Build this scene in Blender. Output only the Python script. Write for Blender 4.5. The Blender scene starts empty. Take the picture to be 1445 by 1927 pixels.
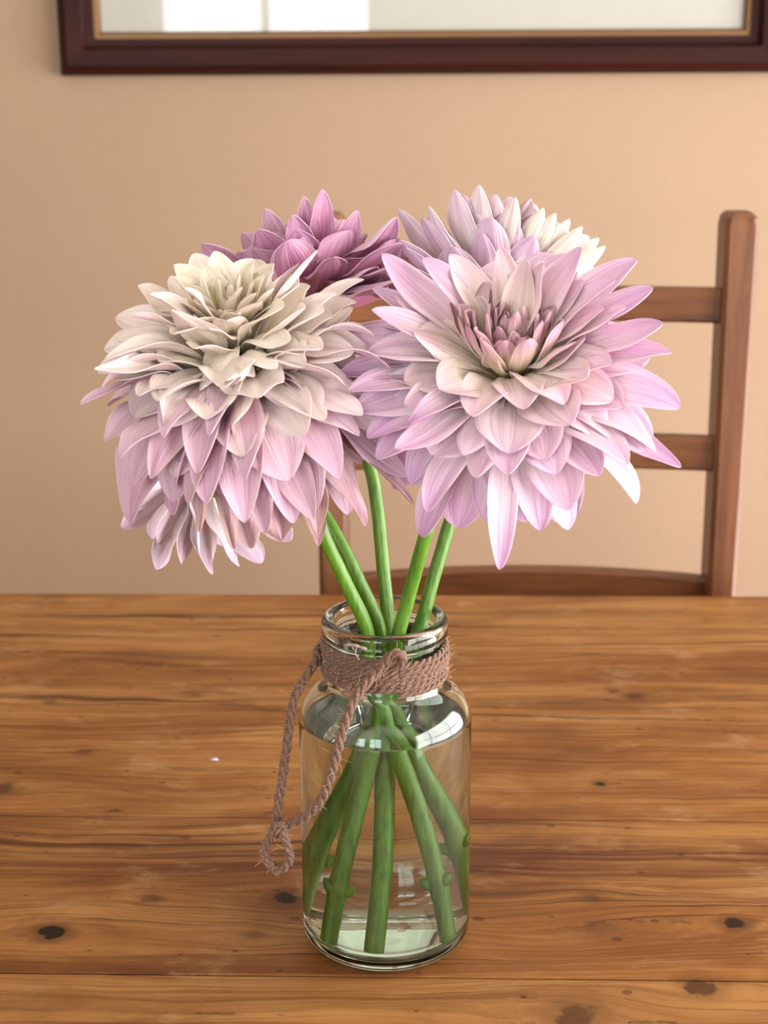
import bpy, math, random
import numpy as np
from mathutils import Vector, Matrix, Euler

# ------------------------------------------------------------------ camera, light, exposure
SC = bpy.context.scene
COL = SC.collection
rng = np.random.default_rng(7)
random.seed(7)
W_PX, H_PX, F_PX = 1445.0, 1927.0, 2890.0
CAM = Vector((0.0212, -0.737, 0.457))
PITCH, YAW, ROLL = math.radians(16.5), math.radians(1.65), math.radians(-0.3)
cam_data = bpy.data.cameras.new('camera')
cam_data.sensor_fit = 'HORIZONTAL'
cam_data.sensor_width = 36.0
cam_data.lens = 36.0 * F_PX / W_PX
cam_data.clip_start = 0.02
cam = bpy.data.objects.new('camera', cam_data)
COL.objects.link(cam)
CAM_ROT = Matrix.Rotation(YAW, 3, 'Z') @ Matrix.Rotation(math.pi / 2 - PITCH, 3, 'X') @ Matrix.Rotation(ROLL, 3, 'Z')
cam.matrix_world = Matrix.Translation(CAM) @ CAM_ROT.to_4x4()
cam_data.dof.use_dof = True
cam_data.dof.focus_distance = 0.76
cam_data.dof.aperture_fstop = 18.0
SC.camera = cam

world = bpy.data.worlds.new('sky')
world.use_nodes = True
world.node_tree.nodes['Background'].inputs[0].default_value = (0.72, 0.86, 1.0, 1)
world.node_tree.nodes['Background'].inputs[1].default_value = 1.5
SC.world = world

ROOM = dict(x0=-2.8, x1=1.35, y0=-3.0, y1=1.21, z0=-0.75, z1=1.65)
WIN_R = dict(a0=-1.60, a1=0.92, z0=-0.72, z1=1.00)       # opening in the right wall (along y)
WIN_F = dict(a0=-1.05, a1=-0.16, z0=-0.10, z1=1.45)      # opening in the wall behind the camera (along x)
WIN_G = dict(a0=-2.65, a1=-1.35, z0=-0.10, z1=1.45)      # second opening beside it

def window_light(name, loc, rot, sx, sz, power, colour):
    ld = bpy.data.lights.new(name, 'AREA')
    ld.shape = 'RECTANGLE'; ld.size = sx; ld.size_y = sz
    ld.energy = power; ld.color = colour
    lo = bpy.data.objects.new(name, ld)
    lo.location = loc; lo.rotation_euler = rot
    COL.objects.link(lo)
    return lo

window_light('window_right_offscreen', (ROOM['x1'] + 0.16, (WIN_R['a0'] + WIN_R['a1']) / 2, (WIN_R['z0'] + WIN_R['z1']) / 2),
             (0, math.radians(90), 0), WIN_R['z1'] - WIN_R['z0'], WIN_R['a1'] - WIN_R['a0'], 178, (1.0, 0.96, 0.92))
window_light('window_rear_offscreen', ((WIN_F['a0'] + WIN_F['a1']) / 2, ROOM['y0'] - 0.16, (WIN_F['z0'] + WIN_F['z1']) / 2),
             (math.radians(90), 0, 0), WIN_F['a1'] - WIN_F['a0'], WIN_F['z1'] - WIN_F['z0'], 36, (0.9, 0.96, 1.0))
window_light('window_rear_left_offscreen', ((WIN_G['a0'] + WIN_G['a1']) / 2, ROOM['y0'] - 0.16, (WIN_G['z0'] + WIN_G['z1']) / 2),
             (math.radians(90), 0, 0), WIN_G['a1'] - WIN_G['a0'], WIN_G['z1'] - WIN_G['z0'], 60, (0.93, 1.0, 0.97))
SC.view_settings.view_transform = 'Standard'
SC.view_settings.look = 'None'
SC.view_settings.gamma = 1.0
SC.view_settings.use_curve_mapping = False
SC.view_settings.exposure = 0.0
SC.cycles.max_bounces = 14
SC.cycles.transmission_bounces = 12
SC.cycles.transparent_max_bounces = 12
SC.cycles.sample_clamp_indirect = 6.0

# ------------------------------------------------------------------ pixel helpers
def ray(px, py):
    v = Vector(((px - W_PX / 2) / F_PX, -(py - H_PX / 2) / F_PX, -1.0))
    return (CAM_ROT @ v).normalized()
def at_y(px, py, Y):
    d = ray(px, py); return CAM + d * ((Y - CAM.y) / d.y)
def at_z(px, py, Z):
    d = ray(px, py); return CAM + d * ((Z - CAM.z) / d.z)
def at_sphere(px, py, c, R, near=True):
    d = ray(px, py); m = CAM - c
    b = m.dot(d); q = m.dot(m) - R * R
    disc = b * b - q
    if disc <= 0:
        p = CAM + d * (-b)
        return c + (p - c)            # grazing: the nearest point of the ray itself
    t = -b - math.sqrt(disc) if near else -b + math.sqrt(disc)
    return CAM + d * t

# ------------------------------------------------------------------ object helpers
def lin(c):
    return [((x / 255) / 12.92 if x / 255 <= 0.04045 else ((x / 255 + 0.055) / 1.055) ** 2.4) for x in c]
def rgba(*c):
    return tuple(lin(c)) + (1.0,)
def tag(o, label=None, cat=None, group=None, kind=None):
    if label: o['label'] = label
    if cat: o['category'] = cat
    if group: o['group'] = group
    if kind: o['kind'] = kind
    return o
def empty(name, loc=(0, 0, 0)):
    o = bpy.data.objects.new(name, None)
    o.empty_display_size = 0.02
    o.location = loc
    COL.objects.link(o)
    return o
def mesh_obj(name, verts, faces, mat, parent=None, smooth=True, sharp=None):
    me = bpy.data.meshes.new(name)
    me.from_pydata([tuple(v) for v in verts], [], faces)
    me.update()
    if smooth:
        me.polygons.foreach_set('use_smooth', [True] * len(me.polygons))
        if sharp: me.set_sharp_from_angle(angle=math.radians(sharp))
    me.materials.append(mat)
    o = bpy.data.objects.new(name, me)
    COL.objects.link(o)
    if parent is not None:
        o.parent = parent
        o.matrix_parent_inverse = Matrix.Translation(-Vector(parent.location)) if parent.type == 'EMPTY' else Matrix.Identity(4)
    return o
class MB:
    def __init__(s): s.v = []; s.f = []
    def add(s, v, f):
        n = len(s.v); s.v += [tuple(p) for p in v]; s.f += [tuple(i + n for i in q) for q in f]
    def box(s, x0, x1, y0, y1, z0, z1):
        s.add([(x, y, z) for x in (x0, x1) for y in (y0, y1) for z in (z0, z1)],
              [(0, 1, 3, 2), (4, 6, 7, 5), (0, 4, 5, 1), (2, 3, 7, 6), (0, 2, 6, 4), (1, 5, 7, 3)])
    def obj(s, name, mat, parent=None, smooth=False, bevel=0.0, seg=2, sharp=None):
        o = mesh_obj(name, s.v, s.f, mat, parent, smooth, sharp)
        if bevel:
            m = o.modifiers.new('bevel', 'BEVEL'); m.width = bevel; m.segments = seg; m.limit_method = 'ANGLE'
            o.data.polygons.foreach_set('use_smooth', [True] * len(o.data.polygons))
            m.harden_normals = False
            w = o.modifiers.new('wn', 'WEIGHTED_NORMAL'); w.keep_sharp = True
        return o
def sweep_sections(sections, closed_ring=True, caps=True):
    """list of rings (same count) -> verts, faces"""
    n = len(sections[0]); v = []; f = []
    for r in sections: v += list(r)
    for i in range(len(sections) - 1):
        for j in range(n):
            k = (j + 1) % n
            f.append((i * n + j, i * n + k, (i + 1) * n + k, (i + 1) * n + j))
    if caps:
        f.append(tuple(reversed(range(n)))); m = (len(sections) - 1) * n
        f.append(tuple(range(m, m + n)))
    return v, f
def lathe(profile, seg=96, closed=True):
    v = []; f = []; n = len(profile)
    for k in range(seg):
        a = 2 * math.pi * k / seg; c, s = math.cos(a), math.sin(a)
        v += [(r * c, r * s, z) for r, z in profile]
    for k in range(seg):
        k2 = (k + 1) % seg
        for i in range(n if closed else n - 1):
            j = (i + 1) % n
            f.append((k * n + i, k2 * n + i, k2 * n + j, k * n + j))
    return v, f
def catmull(pts, per=10):
    P = [np.array(p, float) for p in pts]
    P = [2 * P[0] - P[1]] + P + [2 * P[-1] - P[-2]]
    out = []
    for i in range(1, len(P) - 2):
        a, b, c, d = P[i - 1], P[i], P[i + 1], P[i + 2]
        for k in range(per):
            t = k / per
            out.append(0.5 * ((2 * b) + (c - a) * t + (2 * a - 5 * b + 4 * c - d) * t * t + (3 * b - a - 3 * c + d) * t ** 3))
    out.append(P[-2])
    return np.array(out)
def frames(path):
    T = np.gradient(path, axis=0); T /= np.linalg.norm(T, axis=1)[:, None]
    ref = np.array([0, 0, 1.0]) if abs(T[0][2]) < 0.9 else np.array([1.0, 0, 0])
    N = np.zeros_like(path); n = ref - T[0] * ref.dot(T[0]); n /= np.linalg.norm(n)
    for i in range(len(path)):
        n = n - T[i] * n.dot(T[i]); n /= np.linalg.norm(n); N[i] = n
    return T, N, np.cross(T, N)
def tube(path, radii, seg=12, caps=True):
    T, N, B = frames(path)
    radii = np.broadcast_to(np.asarray(radii, float), (len(path),))
    rings = []
    for i in range(len(path)):
        rings.append([tuple(path[i] + radii[i] * (math.cos(2 * math.pi * k / seg) * N[i] + math.sin(2 * math.pi * k / seg) * B[i])) for k in range(seg)])
    return sweep_sections(rings, caps=caps)
def resample(path, step):
    d = np.r_[0, np.cumsum(np.linalg.norm(np.diff(path, axis=0), axis=1))]
    n = max(4, int(d[-1] / step)); s = np.linspace(0, d[-1], n)
    return np.stack([np.interp(s, d, path[:, k]) for k in range(3)], 1)

# ------------------------------------------------------------------ materials
class NT:
    def __init__(s, name):
        s.m = bpy.data.materials.new(name); s.m.use_nodes = True
        s.t = s.m.node_tree; s.t.nodes.clear()
        s.out = s.t.nodes.new('ShaderNodeOutputMaterial')
    def n(s, typ, **kw):
        nd = s.t.nodes.new('ShaderNode' + typ)
        for k, v in kw.items():
            if k in ('inp',): continue
            setattr(nd, k, v)
        for k, v in (kw.get('inp') or {}).items(): s.set(nd, k, v)
        return nd
    def set(s, nd, k, v):
        sock = nd.inputs[k]
        if isinstance(v, bpy.types.NodeSocket): s.t.links.new(v, sock)
        elif isinstance(v, bpy.types.Node): s.t.links.new(v.outputs[0], sock)
        else: sock.default_value = v
    def math(s, op, a, b=None, c=None, clamp=False):
        nd = s.t.nodes.new('ShaderNodeMath'); nd.operation = op; nd.use_clamp = clamp
        s.set(nd, 0, a)
        if b is not None: s.set(nd, 1, b)
        if c is not None: s.set(nd, 2, c)
        return nd.outputs[0]
    def mix(s, fac, a, b, blend='MIX'):
        nd = s.t.nodes.new('ShaderNodeMix'); nd.data_type = 'RGBA'; nd.blend_type = blend
        s.set(nd, 0, fac); s.set(nd, 6, a); s.set(nd, 7, b)
        return nd.outputs[2]
    def ramp(s, fac, stops, interp='LINEAR'):
        nd = s.t.nodes.new('ShaderNodeValToRGB'); nd.color_ramp.interpolation = interp
        e = nd.color_ramp.elements
        while len(e) < len(stops): e.new(0.5)
        for el, (p, c) in zip(e, stops):
            el.position = p; el.color = c if len(c) == 4 else tuple(c) + (1,)
        s.set(nd, 0, fac); return nd.outputs[0]
    def rng(s, v, a, b, c=0.0, d=1.0, clamp=True, smooth=False):
        nd = s.t.nodes.new('ShaderNodeMapRange'); nd.clamp = clamp
        if smooth: nd.interpolation_type = 'SMOOTHSTEP'
        for i, x in enumerate((v, a, b, c, d)): s.set(nd, i, x)
        return nd.outputs[0]
    def xyz(s, x, y, z):
        nd = s.t.nodes.new('ShaderNodeCombineXYZ')
        for i, v in enumerate((x, y, z)): s.set(nd, i, v)
        return nd.outputs[0]
    def noise(s, vec, scale=1.0, detail=3.0, rough=0.55, dist=0.0):
        nd = s.t.nodes.new('ShaderNodeTexNoise')
        s.set(nd, 'Vector', vec); s.set(nd, 'Scale', scale); s.set(nd, 'Detail', detail); s.set(nd, 'Roughness', rough); s.set(nd, 'Distortion', dist)
        return nd.outputs[0]
    def bump(s, h, strength, dist=0.001):
        nd = s.t.nodes.new('ShaderNodeBump')
        s.set(nd, 'Height', h); s.set(nd, 'Strength', strength); s.set(nd, 'Distance', dist)
        return nd.outputs[0]
    def principled(s, **kw):
        nd = s.t.nodes.new('ShaderNodeBsdfPrincipled')
        for k, v in kw.items(): s.set(nd, k.replace('_', ' '), v)
        return nd
    def done(s, sh):
        s.t.links.new(sh.outputs[0] if isinstance(sh, bpy.types.Node) else sh, s.out.inputs[0]); return s.m

def simple(name, col, rough=0.6, **kw):
    t = NT(name); return t.done(t.principled(Base_Color=col, Roughness=rough, **kw))

def mat_wall(name, col):
    t = NT(name)
    pos = t.n('NewGeometry').outputs['Position']
    n1 = t.noise(pos, 2.2, 4, 0.6); n2 = t.noise(pos, 260, 3, 0.7); n3 = t.noise(pos, 60, 3, 0.6)
    c = t.mix(t.rng(n1, 0.35, 0.65, 0, 0.35), col, tuple(x * 0.90 for x in col[:3]) + (1,))
    c = t.mix(t.rng(n2, 0.3, 0.7, 0, 0.10), c, tuple(min(1, x * 1.12) for x in col[:3]) + (1,))
    h = t.math('ADD', n2, t.math('MULTIPLY', n3, 0.8))
    return t.done(t.principled(Base_Color=c, Roughness=0.8, Normal=t.bump(h, 0.35, 0.0015)))

# table wood: knots at the places where the boards have them (world x, y, half length, half width, darkness)
KNOT_PX = [(95, 1755, 0.0085, 1.0), (537, 1690, 0.0085, 0.85), (1112, 1690, 0.006, 0.45), (1381, 1737, 0.007, 0.75), (1085, 1912, 0.012, 0.55),
           (1128, 1745, 0.011, 0.32), (283, 1692, 0.006, 0.45), (480, 1760, 0.005, 0.35), (1190, 1310, 0.007, 0.55), (1152, 1300, 0.005, 0.5),
           (1130, 1475, 0.004, 0.75), (0, 1485, 0.010, 0.55), (95, 1320, 0.006, 0.4), (160, 1415, 0.005, 0.45), (370, 1308, 0.005, 0.4), (1320, 1857, 0.010, 0.6)]
KNOTS = []
for (kx, ky, r, dk) in KNOT_PX:
    p = at_z(kx, ky, 0.0); KNOTS.append((p.x, p.y, r, dk))

def mat_pine_table():
    t = NT('pine_table')
    pos = t.n('NewGeometry').outputs['Position']
    sep = t.n('SeparateXYZ', inp={0: pos}); x, y, z = sep.outputs
    off = t.math('MULTIPLY', t.n('ObjectInfo').outputs['Random'], 7.0)
    warp = 0.0; dark = 0.0; kn = t.noise(pos, 85.0, 3, 0.6)
    for (kx, ky, r, dk) in KNOTS:
        dx = t.math('SUBTRACT', x, kx); dy = t.math('SUBTRACT', y, ky)
        nz = t.math('MULTIPLY', t.math('SUBTRACT', kn, 0.5), r * 1.6); dx = t.math('ADD', dx, nz); dy = t.math('ADD', dy, t.math('MULTIPLY', nz, 0.7))
        q = t.math('SQRT', t.math('ADD', t.math('POWER', t.math('DIVIDE', dx, r), 2.0), t.math('POWER', t.math('DIVIDE', dy, r * 0.85), 2.0)))
        qf = t.math('SQRT', t.math('ADD', t.math('POWER', t.math('DIVIDE', dx, r * 5), 2.0), t.math('POWER', t.math('DIVIDE', dy, r * 2.4), 2.0)))
        fall = t.math('EXPONENT', t.math('MULTIPLY', t.math('MULTIPLY', qf, qf), -1.0))
        warp = t.math('ADD', warp, t.math('MULTIPLY', t.math('MULTIPLY', dy, fall), 0.75))
        core = t.rng(q, 0.65, 1.25, dk, 0.0, smooth=True)
        halo = t.math('MULTIPLY', t.rng(q, 0.9, 2.2, 0.45, 0.0, smooth=True), dk)
        dark = t.math('MAXIMUM', dark, t.math('MAXIMUM', core, halo))
    yw = t.math('SUBTRACT', y, warp)
    wav = t.noise(t.xyz(t.math('MULTIPLY', x, 3.0), t.math('MULTIPLY', yw, 9.0), off), 1.0, 3, 0.55)
    yg = t.math('ADD', yw, t.math('MULTIPLY', t.math('SUBTRACT', wav, 0.5), 0.055))
    # growth bands
    band = t.noise(t.xyz(t.math('MULTIPLY', x, 1.1), t.math('MULTIPLY', yg, 62.0), off), 1.0, 4, 0.62)
    broad = t.noise(t.xyz(t.math('MULTIPLY', x, 1.6), t.math('MULTIPLY', yg, 13.0), t.math('ADD', off, 3.0)), 1.0, 3, 0.55)
    fine = t.noise(t.xyz(t.math('MULTIPLY', x, 9.0), t.math('MULTIPLY', yg, 520.0), off), 1.0, 3, 0.6)
    line = t.noise(t.xyz(t.math('MULTIPLY', x, 2.0), t.math('MULTIPLY', yg, 150.0), t.math('ADD', off, 9.0)), 1.0, 3, 0.7)
    blot = t.noise(t.xyz(t.math('MULTIPLY', x, 7.0), t.math('MULTIPLY', yg, 24.0), t.math('ADD', off, 5.0)), 1.0, 5, 0.68, 0.6)
    base = t.ramp(broad, [(0.25, rgba(124, 70, 28)), (0.42, rgba(158, 98, 46)), (0.58, rgba(184, 126, 70)), (0.78, rgba(150, 92, 42))])
    c = t.mix(t.rng(blot, 0.50, 0.72, 0, 0.75), base, rgba(104, 54, 22))
    c = t.mix(t.rng(blot, 0.48, 0.28, 0, 0.6), c, rgba(204, 148, 88))
    c = t.mix(t.rng(band, 0.50, 0.70, 0, 0.5), c, rgba(112, 58, 24))
    c = t.mix(t.rng(line, 0.57, 0.69, 0, 0.8), c, rgba(70, 32, 12))
    c = t.mix(t.rng(fine, 0.46, 0.70, 0, 0.6), c, rgba(98, 52, 24))
    # a dark heartwood streak through the middle boards
    s1 = t.math('ABSOLUTE', t.math('SUBTRACT', t.math('ADD', yg, t.math('MULTIPLY', x, 0.045)), 0.080))
    heart = t.math('MULTIPLY', t.rng(s1, 0.006, 0.055, 1.0, 0.0, smooth=True), t.rng(t.math('ADD', t.math('MULTIPLY', line, 0.6), t.math('MULTIPLY', blot, 0.4)), 0.38, 0.58, 0.0, 1.0))
    c = t.mix(t.math('MULTIPLY', heart, 0.85), c, rgba(82, 34, 16))
    # worn pale rubbing and milky marks
    wn = t.noise(t.xyz(t.math('MULTIPLY', x, 16.0), t.math('MULTIPLY', y, 26.0), 4.0), 1.0, 5, 0.72)
    c = t.mix(t.rng(wn, 0.56, 0.78, 0, 0.42), c, rgba(222, 180, 134))
    c = t.mix(t.math('MULTIPLY', dark, 1.3, clamp=True), c, rgba(66, 32, 14))
    c = t.mix(t.rng(dark, 0.5, 0.9), c, rgba(26, 12, 6))
    # dents, pits and scratches
    vor = t.n('TexVoronoi', voronoi_dimensions='2D', inp={'Vector': t.xyz(t.math('MULTIPLY', x, 40.0), t.math('MULTIPLY', y, 56.0), 0.0), 'Scale': 1.0, 'Randomness': 1.0})
    rnd = t.n('SeparateColor', inp={0: vor.outputs['Color']})
    rad = t.math('MULTIPLY', t.math('POWER', rnd.outputs[0], 2.5), 0.13)
    pit = t.rng(t.math('SUBTRACT', vor.outputs['Distance'], rad), -0.02, 0.015, 1.0, 0.0)
    pit = t.math('MULTIPLY', pit, t.math('GREATER_THAN', rnd.outputs[1], 0.62))
    c = t.mix(t.math('MULTIPLY', pit, 0.55), c, rgba(70, 38, 20))
    vs = t.n('TexVoronoi', feature='F1', voronoi_dimensions='2D', inp={'Vector': t.xyz(t.math('ADD', t.math('MULTIPLY', x, 9.0), t.math('MULTIPLY', t.noise(pos, 60, 2), 1.2)), t.math('MULTIPLY', y, 60.0), 2.0), 'Scale': 1.0})
    sr = t.n('SeparateColor', inp={0: vs.outputs['Color']})
    scr = t.math('MULTIPLY', t.rng(vs.outputs['Distance'], 0.04, 0.12, 1.0, 0.0), t.math('GREATER_THAN', sr.outputs[0], 0.80))
    c = t.mix(t.math('MULTIPLY', scr, 0.5), c, rgba(64, 34, 18))
    h = t.math('SUBTRACT', t.math('ADD', t.math('MULTIPLY', fine, 0.35), t.math('MULTIPLY', band, 0.5)), t.math('ADD', pit, t.math('MULTIPLY', scr, 0.6)))
    c = t.mix(1.0, c, (0.70, 0.74, 0.74, 1), 'MULTIPLY')
    ro = t.rng(t.math('ADD', wn, t.math('MULTIPLY', fine, 0.4)), 0.5, 1.0, 0.36, 0.56)
    return t.done(t.principled(Base_Color=c, Roughness=ro, Normal=t.bump(h, 0.35, 0.0012), Specular_IOR_Level=0.24))

def mat_wood(name, light, mid, dark, axis='z', rough=0.45, freq=160.0, spec=0.4):
    t = NT(name)
    pos = t.n('NewGeometry').outputs['Position']
    sep = t.n('SeparateXYZ', inp={0: pos}); o = list(sep.outputs)
    along = {'x': 0, 'y': 1, 'z': 2}[axis]
    sc = [freq] * 3; sc[along] = freq * 0.035
    off = t.math('MULTIPLY', t.n('ObjectInfo').outputs['Random'], 11.0)
    v = t.xyz(*[t.math('ADD', t.math('MULTIPLY', o[i], sc[i]), off) for i in range(3)])
    a = t.noise(v, 1.0, 4, 0.65, 0.6); b = t.noise(v, 0.22, 3, 0.5, 0.4)
    c = t.mix(t.rng(b, 0.32, 0.68), mid, light)
    c = t.mix(t.rng(a, 0.5, 0.75, 0, 0.7), c, dark)
    return t.done(t.principled(Base_Color=c, Roughness=rough, Specular_IOR_Level=spec, Normal=t.bump(a, 0.12, 0.001)))

def mat_petal():
    t = NT('petal')
    at = t.n('VertexColor', layer_name='pigment')
    uv = t.n('UVMap', uv_map='UVMap')
    sep = t.n('SeparateXYZ', inp={0: uv.outputs[0]})
    off = t.math('MULTIPLY', t.n('ObjectInfo').outputs['Random'], 40.0)
    v = t.xyz(t.math('MULTIPLY', sep.outputs[0], 13.0), t.math('MULTIPLY', sep.outputs[1], 0.9), off)
    vein = t.noise(v, 1.0, 3, 0.6, 0.3)
    v2 = t.xyz(t.math('MULTIPLY', sep.outputs[0], 30.0), t.math('MULTIPLY', sep.outputs[1], 1.6), off)
    vf = t.noise(v2, 1.0, 2, 0.6, 0.2)
    mott = t.noise(t.xyz(t.math('MULTIPLY', sep.outputs[0], 2.0), t.math('MULTIPLY', sep.outputs[1], 3.0), off), 1.0, 3, 0.6)
    f = t.math('MULTIPLY', t.math('ADD', t.rng(vein, 0.46, 0.68, 0, 0.75), t.rng(vf, 0.52, 0.72, 0, 0.35)), at.outputs['Alpha'], clamp=True)
    c = t.mix(f, at.outputs['Color'], t.mix(1.0, at.outputs['Color'], rgba(212, 152, 198), 'MULTIPLY'))
    c = t.mix(t.rng(mott, 0.45, 0.75, 0, 0.12), c, t.mix(1.0, c, rgba(236, 214, 206), 'MULTIPLY'))
    h = t.math('ADD', vf, t.math('MULTIPLY', vein, 1.2))
    nb = t.bump(h, 0.5, 0.0012)
    p = t.principled(Base_Color=c, Roughness=0.42, Normal=nb, Specular_IOR_Level=0.42, Sheen_Weight=0.08)
    tr = t.n('BsdfTranslucent', inp={'Color': c, 'Normal': nb})
    m = t.n('MixShader', inp={0: 0.22, 1: p, 2: tr})
    return t.done(m)

def mat_stem():
    t = NT('stem_green')
    pos = t.n('NewGeometry').outputs['Position']
    sep = t.n('SeparateXYZ', inp={0: pos})
    v = t.xyz(t.math('MULTIPLY', sep.outputs[0], 500.0), t.math('MULTIPLY', sep.outputs[1], 500.0), t.math('MULTIPLY', sep.outputs[2], 26.0))
    a = t.noise(v, 1.0, 3, 0.6); b = t.noise(pos, 45, 3, 0.6)
    c = t.mix(t.rng(a, 0.3, 0.7), rgba(58, 98, 14), rgba(92, 136, 28))
    c = t.mix(t.rng(b, 0.45, 0.75, 0, 0.5), c, rgba(106, 142, 40))
    p = t.principled(Base_Color=c, Roughness=0.42, Normal=t.bump(a, 0.25, 0.0008), Subsurface_Weight=0.12, Subsurface_Radius=(0.002, 0.004, 0.001), Subsurface_Scale=0.5)
    return t.done(p)

def mat_twine():
    t = NT('jute_twine')
    pos = t.n('NewGeometry').outputs['Position']
    a = t.noise(pos, 900, 3, 0.7); b = t.noise(pos, 130, 3, 0.6)
    c = t.mix(t.rng(a, 0.3, 0.7), rgba(58, 38, 28), rgba(144, 108, 86))
    c = t.mix(t.rng(b, 0.4, 0.7, 0, 0.4), c, rgba(118, 82, 62))
    return t.done(t.principled(Base_Color=c, Roughness=0.9, Normal=t.bump(a, 0.7, 0.0006), Sheen_Weight=0.15))

def mat_glass(name, col, ior):
    t = NT(name)
    return t.done(t.n('BsdfGlass', inp={'Color': col, 'Roughness': 0.0, 'IOR': ior}))
def mat_pane(name):
    t = NT(name)
    fc = t.n('LayerWeight', inp={0: 0.5}).outputs['Facing']
    fr = t.math('ADD', 0.04, t.math('MULTIPLY', t.math('POWER', fc, 5.0), 0.96), clamp=True)
    m = t.n('MixShader', inp={0: fr, 1: t.n('BsdfTransparent'), 2: t.n('BsdfGlossy', inp={'Roughness': 0.02})})
    return t.done(m)

M = dict(
    wall=mat_wall('peach_plaster', rgba(152, 126, 102)), plain=mat_wall('pale_plaster', rgba(225, 214, 200)),
    ceil=simple('white_ceiling', rgba(232, 228, 220), 0.9), table=mat_pine_table(),
    floor=mat_wood('floorboards', rgba(150, 110, 76), rgba(120, 82, 54), rgba(80, 50, 32), 'x'),
    post=mat_wood('aged_chair_wood', rgba(128, 84, 56), rgba(92, 55, 33), rgba(54, 30, 18), 'z', 0.38, 190),
    rail=mat_wood('aged_rail_wood', rgba(126, 80, 46), rgba(88, 50, 27), rgba(50, 28, 16), 'x', 0.38, 190),
    apron=mat_wood('pine_legs', rgba(182, 128, 76), rgba(154, 98, 54), rgba(100, 58, 30), 'z'),
    mahog=mat_wood('mahogany_frame', rgba(50, 15, 8), rgba(34, 9, 5), rgba(16, 5, 3), 'x', 0.5, 120, 0.15),
    gold=simple('gilt_slip', rgba(112, 80, 46), 0.45, Metallic=0.4),
    mat=mat_wall('mount_board', rgba(170, 168, 160)), art=mat_wall('picture_paper', rgba(190, 190, 176)),
    pane=mat_pane('pane_glass'), glass=mat_glass('jar_glass', (0.955, 0.985, 0.965, 1), 1.5), water=mat_glass('jar_water', (0.985, 0.995, 0.985, 1), 1.333),
    petal=mat_petal(), stem=mat_stem(), cut=simple('stem_scar', rgba(94, 84, 40), 0.7), calyx=simple('calyx_green', rgba(140, 140, 56), 0.6),
    twine=mat_twine(), fibre=simple('loose_fibre', rgba(186, 156, 130), 0.8), glue=simple('dried_glue', rgba(150, 132, 124), 0.6),
    white=simple('white_window_paint', rgba(236, 234, 228), 0.4))

# ------------------------------------------------------------------ the room
R = ROOM; TH = 0.12
def structure(o):
    o['kind'] = 'structure'; return o
b = MB(); b.box(R['x0'] - TH, R['x1'] + TH, R['y1'], R['y1'] + TH, R['z0'], R['z1']); structure(b.obj('wall_back', M['wall']))
b = MB(); b.box(R['x0'] - TH, R['x0'], R['y0'], R['y1'], R['z0'], R['z1']); structure(b.obj('wall_left', M['wall']))
b = MB(); w = WIN_R; X0, X1 = R['x1'], R['x1'] + TH
b.box(X0, X1, R['y0'], w['a0'], R['z0'], R['z1']); b.box(X0, X1, w['a1'], R['y1'], R['z0'], R['z1'])
b.box(X0, X1, w['a0'], w['a1'], R['z0'], w['z0']); b.box(X0, X1, w['a0'], w['a1'], w['z1'], R['z1'])
structure(b.obj('wall_right', M['wall']))
b = MB(); w = WIN_F; Y0, Y1 = R['y0'] - TH, R['y0']
b.box(R['x0'] - TH, WIN_G['a0'], Y0, Y1, R['z0'], R['z1']); b.box(WIN_G['a1'], w['a0'], Y0, Y1, R['z0'], R['z1'])
b.box(WIN_G['a0'], WIN_G['a1'], Y0, Y1, R['z0'], WIN_G['z0']); b.box(WIN_G['a0'], WIN_G['a1'], Y0, Y1, WIN_G['z1'], R['z1']); b.box(w['a1'], R['x1'] + TH, Y0, Y1, R['z0'], R['z1'])
b.box(w['a0'], w['a1'], Y0, Y1, R['z0'], w['z0']); b.box(w['a0'], w['a1'], Y0, Y1, w['z1'], R['z1'])
structure(b.obj('wall_front', M['plain']))
b = MB(); b.box(R['x0'] - TH, R['x1'] + TH, R['y0'] - TH, R['y1'] + TH, R['z0'] - 0.1, R['z0']); structure(b.obj('floor', M['floor']))
b = MB(); b.box(R['x0'] - TH, R['x1'] + TH, R['y0'] - TH, R['y1'] + TH, R['z1'], R['z1'] + 0.1); structure(b.obj('ceiling', M['ceil']))
b = MB(); b.box(R['x0'], R['x1'], R['y1'] - 0.018, R['y1'], R['z0'], R['z0'] + 0.12); structure(b.obj('baseboard_back', M['white'], bevel=0.004))
def window(name, w, wall):
    root = empty(name, (0, 0, 0)); structure(root)
    def bx(a0, a1, z0, z1, d0, d1):
        m = MB()
        if wall == 'right': m.box(R['x1'] + d0, R['x1'] + d1, a0, a1, z0, z1)
        else: m.box(a0, a1, R['y0'] - d1, R['y0'] - d0, z0, z1)
        return m
    a0, a1, z0, z1 = w['a0'], w['a1'], w['z0'], w['z1']; t = 0.05
    for (p, q, r, s) in ((a0, a0 + t, z0, z1), (a1 - t, a1, z0, z1), (a0 + t, a1 - t, z0, z0 + t), (a0 + t, a1 - t, z1 - t, z1)):
        bx(p, q, r, s, 0.04, 0.10).obj('window_frame', M['white'], root)
    n = 3 if wall == 'right' else 2
    for k in range(1, n):
        c = a0 + (a1 - a0) * k / n; bx(c - 0.015, c + 0.015, z0 + t, z1 - t, 0.05, 0.09).obj('glazing_bar', M['white'], root)
    c = z0 + (z1 - z0) * 0.55; bx(a0 + t, a1 - t, c - 0.015, c + 0.015, 0.052, 0.088).obj('glazing_bar', M['white'], root)
    bx(a0 + t, a1 - t, z0 + t, z1 - t, 0.068, 0.072).obj('window_pane', M['pane'], root)
window('window_1', WIN_R, 'right')
window('window_2', WIN_F, 'front')
window('window_3', WIN_G, 'front')

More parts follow.
